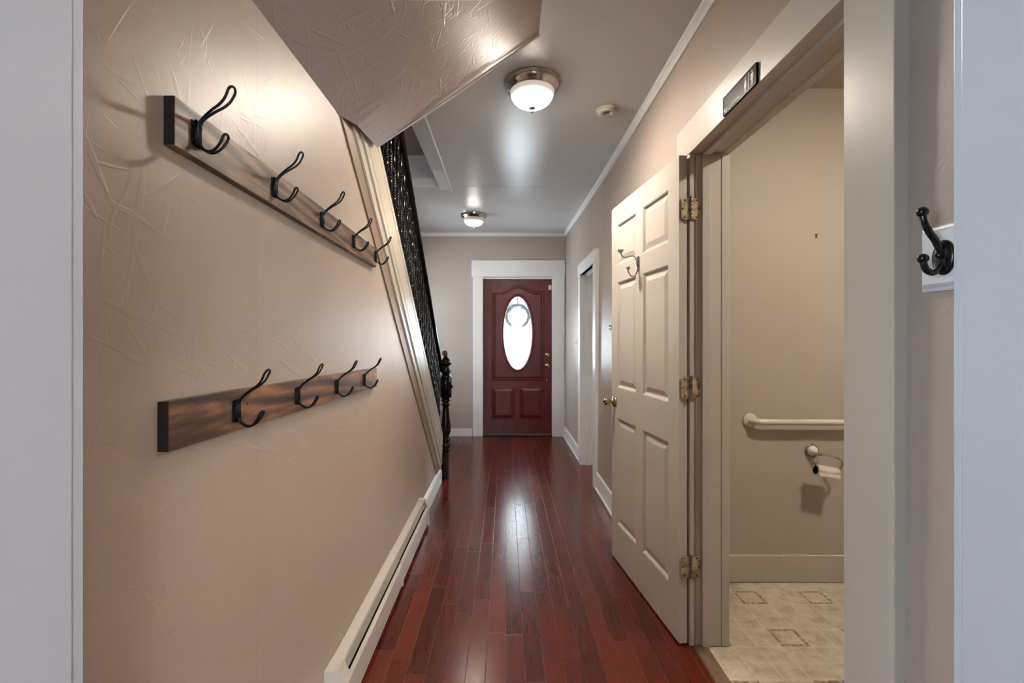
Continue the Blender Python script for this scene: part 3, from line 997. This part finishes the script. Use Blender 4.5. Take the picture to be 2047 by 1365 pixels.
# balusters, turned
def bal_prof(h):
    P = [(.014, 0), (.014, .03)]
    z = .03
    def bead(z, r, w_): return [(.009, z), (r * .8, z + w_ * .2), (r, z + w_ * .5), (r * .8, z + w_ * .8), (.009, z + w_)]
    P += bead(.032, .017, .012) + bead(.046, .014, .008)
    P += [(.010, .060), (.016, .085), (.0175, .11), (.013, .135)]
    P += bead(.138, .017, .010) + bead(.150, .014, .007)
    for i in range(6): P += [(.0125, .162 + i * .012), (.0165, .168 + i * .012), (.0125, .174 + i * .012)]
    P += bead(.238, .017, .010) + bead(.250, .014, .007)
    P += [(.011, .262), (.0135, .30), (.0115, h - .16)]
    P += bead(h - .155, .017, .010) + bead(h - .143, .014, .008) + bead(h - .133, .017, .010)
    P += [(.011, h - .118), (.014, h - .08), (.013, h - .05), (.012, h)]
    return P


yb = 2.02; first = None
YB = []
while yb < 4.06:
    YB.append(yb); yb += .0815
hb_ = .545
prof_b = bal_prof(hb_)
for i, y in enumerate(YB):
    z0 = top(y) - .012
    hgt = rail(y) - .02 - z0
    if first is None:
        first = MB().lathe(prof_b, (0, 0, 0), 12).build('baluster', M['ebony'], stc)
        b_ = first
    else:
        b_ = first.copy(); col.objects.link(b_)
    b_.parent = stc
    b_.location = (SX - .016 - stc.location.x, y - stc.location.y, z0)
    b_.scale = (1.1, 1.1, hgt / hb_)
# newel post
nw = MB(); NX, NY = -.548, 4.235
hw_ = .030
nw.box(NX - .045, NX + hw_ - .004, NY - .040, NY + .040, 0, .25)
nw.lathe([(.030, .25), (.046, .258), (.046, .272), (.030, .282), (.042, .292), (.050, .305), (.042, .318), (.028, .326), (.034, .34), (.044, .355), (.034, .37), (.026, .38),
          (.034, .40), (.045, .43), (.048, .46), (.040, .52), (.033, .58), (.029, .63), (.027, .66), (.033, .672), (.044, .682), (.034, .694), (.027, .70),
          (.040, .712), (.046, .72), (.034, .735)], (NX, NY, 0), 24)
nw.lathe([(.034, .735), (.054, .75), (.055, .93), (.044, .95), (.030, .965)], (NX, NY, 0), 8)
nw.lathe([(.034, .962), (.047, .985), (.040, 1.01), (.026, 1.03), (.040, 1.04), (.058, 1.052), (.052, 1.064), (.036, 1.072), (.044, 1.082), (.036, 1.096), (.018, 1.115), (.013, 1.13)], (NX, NY, 0), 24)
nw.lathe([(.020, 0), (.020, .006), (.014, .010), (.008, .018), (0, .020)], (NX + .050, NY, .845), 16, 'x')
nwo = under(nw, 'newel_post', M['ebony'], stc)
under(MB().ball((NX - .008, NY, 1.150), .027, 18), 'newel_ball', M['ball'], nwo)

# ---------------------------------------------------------------- coat racks on the left wall
def wire_hook():
    """hook at the origin; +x out of the wall, y along the wall, z up"""
    pl = MB()
    pl.box(0, .0020, -.014, .014, -.022, .022)
    for yy in (-.0055, 0, .0055): pl.tube([(.004, yy, -.024), (.004, yy, .024)], .0030, 8)
    pl.box(.0, .0035, -.009, .009, -.020, .020)
    for yy in (-.0112, .0112):
        for zz in (-.014, .014): pl.lathe([(0, .001), (.0034, .001), (.0032, .0035), (0, .004)], (0, yy, zz), 10, 'x')
    root = pl.build('coat_hook', M['black_metal'])

    def loop(cpts, wmax):
        # side profile cpts; mirrored in y, spread grows towards the tip
        n = len(cpts); L = []
        for i, p in enumerate(cpts):
            t = i / (n - 1); sprd = .0022 + (wmax - .0022) * max(0, (t - .25) / .75) ** .8
            L.append((p[0], -sprd, p[1]))
        tip = cpts[-1]; pv = cpts[-2]
        ex = (tip[0] - pv[0], tip[1] - pv[1]); m_ = math.hypot(*ex); ex = (ex[0] / m_, ex[1] / m_)
        a = smooth_path(L, 5)
        arc = []
        for k in range(1, 8):
            th_ = PI * k / 8
            arc.append(Vector((tip[0] + ex[0] * wmax * math.sin(th_), -wmax * math.cos(th_), tip[1] + ex[1] * wmax * math.sin(th_))))
        b = [Vector((p.x, -p.y, p.z)) for p in reversed(a)]
        return a + arc + b
    MB().tube(loop([(.005, .014), (.012, .027), (.030, .042), (.047, .053), (.058, .064), (.065, .078)], .0102), .0024, 8).build('upper_loop', M['black_metal'], root)
    MB().tube(loop([(.005, -.016), (.012, -.026), (.026, -.033), (.038, -.029), (.049, -.017), (.054, -.007)], .0076), .0024, 8).build('lower_loop', M['black_metal'], root)
    return root


hook0 = wire_hook()
used = False


def rack(y0, y1, zn, zf, hooks, mat, label, endmat):
    global used
    ang = math.atan2(zf - zn, y1 - y0)
    root = empty('coat_rack', (LW, y0, zn), label, 'coat rack')
    hz = .043
    mb = MB(); mb.prism([(0, -hz), (y1 - y0, -hz + (zf - zn)), (y1 - y0, hz - .004 + (zf - zn)), (0, hz)], 'x', 0.0005, .019)
    b = mb.build('board', mat, root, .0012)
    e = MB().box(.0003, .0185, -.0006, .0004, -hz + .0008, hz - .0008).build('end_grain', M['plank_end'], root)
    for y in hooks:
        h = hook0 if not used else copy_tree(hook0)
        used = True
        h.parent = root
        h.location = (.0192, y - y0, (zf - zn) * (y - y0) / (y1 - y0) + random.uniform(-.001, .001))
    return root


rack(.795, 2.042, 1.650, 1.637, (.850, 1.137, 1.431, 1.728, 2.022), M['plank1'], 'upper brown stained board with five black wire hooks on the left wall', None)
rk2 = rack(.781, 2.045, 1.123, 1.108, (.976, 1.262, 1.554, 1.856), M['plank2'], 'lower dark weathered board with four black wire hooks on the left wall', None)
MB().lathe([(0, 0), (.004, 0), (.003, .001), (0, .0012)], (.019, .24, .006), 10, 'x').build('screw', M['screw'], rk2)

# ---------------------------------------------------------------- white rack with a black hook, right wall
wx = rwx(1.42) - .001
wr_ = empty('coat_rack', (wx, .866, 1.4175), 'white ogee edged board with a black double hook beside the restroom doorway', 'coat rack')
ob = MB()
h2 = .0585
loops = []
for off, x in ((0, 0), (0, -.006), (.003, -.008), (.006, -.009), (.010, -.014), (.013, -.0165)):
    loops.append([(x, -off, -h2 + off), (x, -off, h2 - off), (x, -.40 + off, h2 - off), (x, -.40 + off, -h2 + off)])
ob.loft(loops, True, True)
ob.build('board', M['white_board'], wr_)
MB().lathe([(0, 0), (.0042, 0), (.0036, .0008), (0, .0009)], (-.0165, -.020, .006), 12, 'x', -1).build('screw_cap', M['pin'], wr_)


def black_hook():
    hk_ = MB()
    loops = []
    for sc, x in ((1, 0), (1, -.003), (.9, -.0055), (.55, -.0075), (.01, -.008)):
        loops.append([(x, .021 * sc * math.cos(2 * PI * k / 28), .031 * sc * math.sin(2 * PI * k / 28)) for k in range(28)])
    hk_.loft(loops, True, True, True)
    hk_.ball((-.010, 0, .004), .0068, 14)
    return hk_.build('coat_hook', M['black_gloss'])


bh = black_hook(); bh.parent = wr_; bh.location = (-.0165, -.056, -.002)
MB().tube(smooth_path([(-.004, 0, .006), (-.010, 0, .018), (-.018, 0, .032), (-.028, 0, .046), (-.036, 0, .062), (-.039, 0, .076)]), [.0062] * 10 + [.0058] * 11 + [.0052] * 10, 12).build('upper_arm', M['black_gloss'], bh)
MB().ball((-.0395, 0, .080), .0092, 16).build('upper_tip', M['black_gloss'], bh)
MB().tube(smooth_path([(-.004, 0, -.010), (-.012, 0, -.022), (-.022, 0, -.027), (-.032, 0, -.022), (-.037, 0, -.012), (-.038, 0, -.006)]), .0054, 12).build('lower_arm', M['black_gloss'], bh)
MB().ball((-.0385, 0, -.002), .0088, 16).build('lower_tip', M['black_gloss'], bh)

# ---------------------------------------------------------------- baseboard heater
he = empty('baseboard_heater', (LW, 1.50, 0), 'long cream metal baseboard heater along the foot of the left wall', 'heater')


def heat_section(y0, y1, g):
    """g: growth of the shell, the near section wraps the far one"""
    X = lambda a: LW + a
    under(MB().box(X(.001), X(.004), y0, y1, .02, .184 + g), 'back_panel', M['heater'], he)
    tp = MB()
    tp.prism([(X(.002), .184 + g), (X(.002), .188 + g), (X(.040 + g), .188 + g), (X(.043 + g), .180 + g), (X(.041 + g), .179 + g), (X(.038), .184 + g)], 'y', y0, y1)
    under(tp, 'top_cover', M['heater'], he, .0008)
    dm = MB()
    dm.prism([(X(.028), .176), (X(.030), .178), (X(.050 + g), .150), (X(.048 + g), .148)], 'y', y0, y1)
    under(dm, 'damper', M['heater_in'], he)
    fp = MB()
    fp.prism([(X(.058 + g), .136 + g), (X(.054 + g), .141 + g), (X(.056 + g), .143 + g), (X(.066 + g), .128 + g), (X(.0665 + g), .104), (X(.0640 + g), .100), (X(.0640 + g), .026), (X(.060 + g), .026), (X(.060 + g), .125 + g)], 'y', y0, y1)
    under(fp, 'front_panel', M['heater'], he, .0006)


heat_section(1.500, 2.345, .0022)
heat_section(2.345, 3.14, 0)
under(MB().box(LW + .004, LW + .052, 1.51, 3.13, .024, .12), 'fin_element', M['dark'], he)
endp = [(LW + .0005, .012), (LW + .0005, .1915), (LW + .043, .1915), (LW + .0705, .132), (LW + .0705, .012)]
ec = MB(); ec.prism(endp, 'y', 1.497, 1.500)
endi = [(LW + .0005, .186), (LW + .0005, .1915), (LW + .044, .1915), (LW + .0705, .134), (LW + .0705, .012), (LW + .067, .012), (LW + .067, .131), (LW + .041, .188)]
ec.prism(endi, 'y', 1.500, 1.560)
under(ec, 'end_cap', M['heater'], he, .0008)
ef = MB(); ef.prism(endi, 'y', 3.11, 3.15); ef.prism(endp, 'y', 3.15, 3.153)
under(ef, 'end_cap', M['heater'], he, .0008)
sp_ = MB()
sp_.prism([(LW + .001, .189), (LW + .001, .1925), (LW + .0425, .1925), (LW + .0455, .184), (LW + .042, .183)], 'y', 2.335, 2.36)
sp_.prism([(LW + .057, .1445), (LW + .0595, .147), (LW + .0705, .131), (LW + .0705, .02), (LW + .067, .02), (LW + .067, .13)], 'y', 2.335, 2.352)
under(sp_, 'joint_strip', M['heater'], he)

# ---------------------------------------------------------------- ceiling lights
def ceiling_light(x, y, z, label, glass='dome', scale=1.0):
    root = empty('ceiling_light', (x, y, z), label, 'ceiling light')
    b = MB(); b.lathe([(.0, .001), (.147, .001), (.147, -.006), (.141, -.013), (.143, -.020), (.134, -.030), (.121, -.040), (.119, -.046), (.113, -.048), (.110, -.040), (.0, -.036)], n=56)
    b.build('metal_rim', M['chrome'], root)
    d = MB(); pr = [(.112, -.038), (.114, -.046)]
    for k in range(1, 11):
        t = k / 10 * PI / 2
        pr.append((.114 * math.cos(t) + .0001, -.046 - .080 * math.sin(t) ** 1.0))
    d.lathe(pr, n=96, caps=False); d.build('ribbed_glass_bowl', M[glass], root)
    f = MB(); f.lathe([(.0, -.123), (.017, -.124), (.019, -.129), (.014, -.135), (.007, -.138), (.0065, -.143), (.009, -.147), (.006, -.153), (0, -.157)], n=20)
    f.build('finial', M['chrome'], root)
    root.scale = (scale,) * 3
    return root


ceiling_light(.139, 2.38, cz(2.38) - .001, 'chrome rimmed ribbed glass ceiling light nearest the viewer beside the soffit')
ceiling_light(-.345, 5.05, cz(5.05) - .001, 'far ceiling light near the end wall above the red entrance door', 'dome_far')
ceiling_light(1.75, 1.30, CZ - .001, 'ceiling light inside the restroom', 'dome_rest')

# recessed sprinkler cover
sk = empty('ceiling_detector', (.588, 2.655, CZ), 'small round white ceiling fitting with a dark hole beside the nearest ceiling light', 'detector')
MB().lathe([(.062, .0005), (.064, -.004), (.060, -.010), (.052, -.014)], n=40, caps=False).build('base_ring', M['switch'], sk)
MB().lathe([(.052, -.010), (.055, -.016), (.053, -.022), (.028, -.024), (.025, -.022), (.023, -.004)], n=40, caps=False).build('cover', M['switch'], sk)
MB().lathe([(0, -.006), (.024, -.006), (.024, -.004), (0, -.004)], n=24).build('dark_core', M['dark'], sk)

# ---------------------------------------------------------------- light switch and small wall bits
sw_ = empty('light_switch', (rwx(1.24), 5.08, 1.24), 'pale light switch on the right wall between the entrance corner and the side doorway', 'light switch')
MB().box(-.006, .001, -.036, .036, -.058, .058).build('plate', M['switch'], sw_, .002)
MB().prism([(-.006, -.012), (-.016, .004), (-.013, .010), (-.006, .012)], 'y', -.005, .005).build('toggle', M['switch'], sw_)

nk = empty('wall_hook', (rwx(1.4), 3.43, 1.365), 'tiny dark hook on the right wall just beyond the edge of the open cream door', 'hook')
MB().box(-.003, .001, -.006, .006, -.018, .018).build('plate', M['pin'], nk)
MB().tube(smooth_path([(-.002, 0, .008), (-.012, 0, .010), (-.016, 0, .018)]), .003, 8).build('prong', M['black_metal'], nk)
MB().tube(smooth_path([(-.002, 0, -.006), (-.012, 0, -.014), (-.016, 0, -.006)]), .0026, 8).build('prong', M['pin'], nk)

kn_ = empty('wall_screw_hook', (1.638, 2.432, 1.822), 'tiny metal screw hook high on the restroom wall', 'hook')
MB().tube(smooth_path([(0, 0.0, .007), (0, -.008, .007), (.004, -.011, .003), (-.003, -.010, -.003), (.003, -.009, -.009), (-.002, -.006, -.013)]), .0022, 8).build('hook', M['screw'], kn_)

# ---------------------------------------------------------------- restroom fittings
gb = empty('grab_bar', (1.292, 2.432, .847), 'white enamelled grab bar across the restroom wall', 'grab bar')
fl = MB(); fl.lathe([(0, 0), (.0385, 0), (.0385, .004), (.034, .009), (.026, .011), (.024, .0125), (.0175, .013)], (0, 0, 0), 36, 'y', -1)
fl.build('flange', M['enamel'], gb)
bp = smooth_path([(0, 0, 0), (.001, -.020, 0), (.012, -.036, 0), (.034, -.046, -.001), (.07, -.050, -.001)], 5) + [Vector((.3, -.050, -.002)), Vector((.6, -.050, -.003)), Vector((.80, -.050, -.003))]
bp += smooth_path([(.86, -.046, -.003), (.882, -.036, -.003), (.892, -.02, -.003), (.893, 0, -.003)], 4)
MB().tube(bp, .0155, 20).build('bar', M['enamel'], gb)
f2 = MB(); f2.lathe([(0, 0), (.0385, 0), (.0385, .004), (.034, .009), (.026, .011), (.0175, .013)], (.893, 0, -.003), 36, 'y', -1)
f2.build('flange', M['enamel'], gb)

tp = empty('toilet_paper_holder', (1.617, 2.432, .689), 'chrome and porcelain toilet paper holder under the grab bar', 'toilet paper holder')
MB().lathe([(0, 0), (.034, 0), (.036, .004), (.034, .010), (.029, .011), (.029, .008)], (0, 0, 0), 32, 'y', -1).build('chrome_ring', M['chrome'], tp)
MB().lathe([(.029, .006), (.027, .016), (.020, .026), (.012, .031), (.009, .036), (0, .038)], (0, 0, 0), 28, 'y', -1).build('rosette', M['porcelain'], tp)
MB().ball((.018, -.040, -.012), .0085, 14).ball((.004, -.038, -.010), .006, 12).ball((.030, -.040, -.012), .0068, 12).build('swivel', M['chrome'], tp)
arm = smooth_path([(.020, -.042, -.012), (.036, -.055, -.012), (.066, -.075, -.016), (.092, -.085, -.030), (.100, -.088, -.052), (.085, -.088, -.074), (.06, -.088, -.080), (.0, -.088, -.068), (-.035, -.088, -.056), (-.048, -.088, -.045), (-.053, -.088, -.034)])
MB().tube(arm, .0042, 10).build('arm', M['chrome'], tp)
# paper roll threaded on the arm
pr_ = empty('toilet_paper_roll', (1.617 + .016, 2.432 - .088, .689 - .087), 'nearly empty white toilet paper roll on the chrome holder', 'toilet paper')
ax = Vector((1, 0, -.14)).normalized()
q = Vector((1, 0, 0)).rotation_difference(ax).to_matrix().to_4x4()


def rollmesh(r0, r1, L, flap=False):
    mb = MB()
    prof = [(r0, -L), (r1, -L), (r1, L), (r0, L), (r0, -L)]
    mb.lathe(prof, (0, 0, 0), 36, 'x', caps=False)
    mb.v = [tuple(q @ Vector(p)) for p in mb.v]
    return mb


rollm = rollmesh(.0205, .029, .054)
fl_ = MB().prism([(-.0295, -.004), (-.033, -.020), (-.031, -.026), (-.029, -.024), (-.031, -.018), (-.0275, -.004)], 'x', -.053, .054)
fl_.v = [tuple(q @ Vector(p)) for p in fl_.v]
ro = rollm.build('paper', M['paper'], pr_)
for p in ro.data.polygons: p.use_smooth = abs(p.normal.dot(ax)) < .5
fl_.build('loose_sheet', M['paper'], pr_)
rollmesh(.0190, .0206, .0535).build('cardboard_tube', M['dark'], pr_)
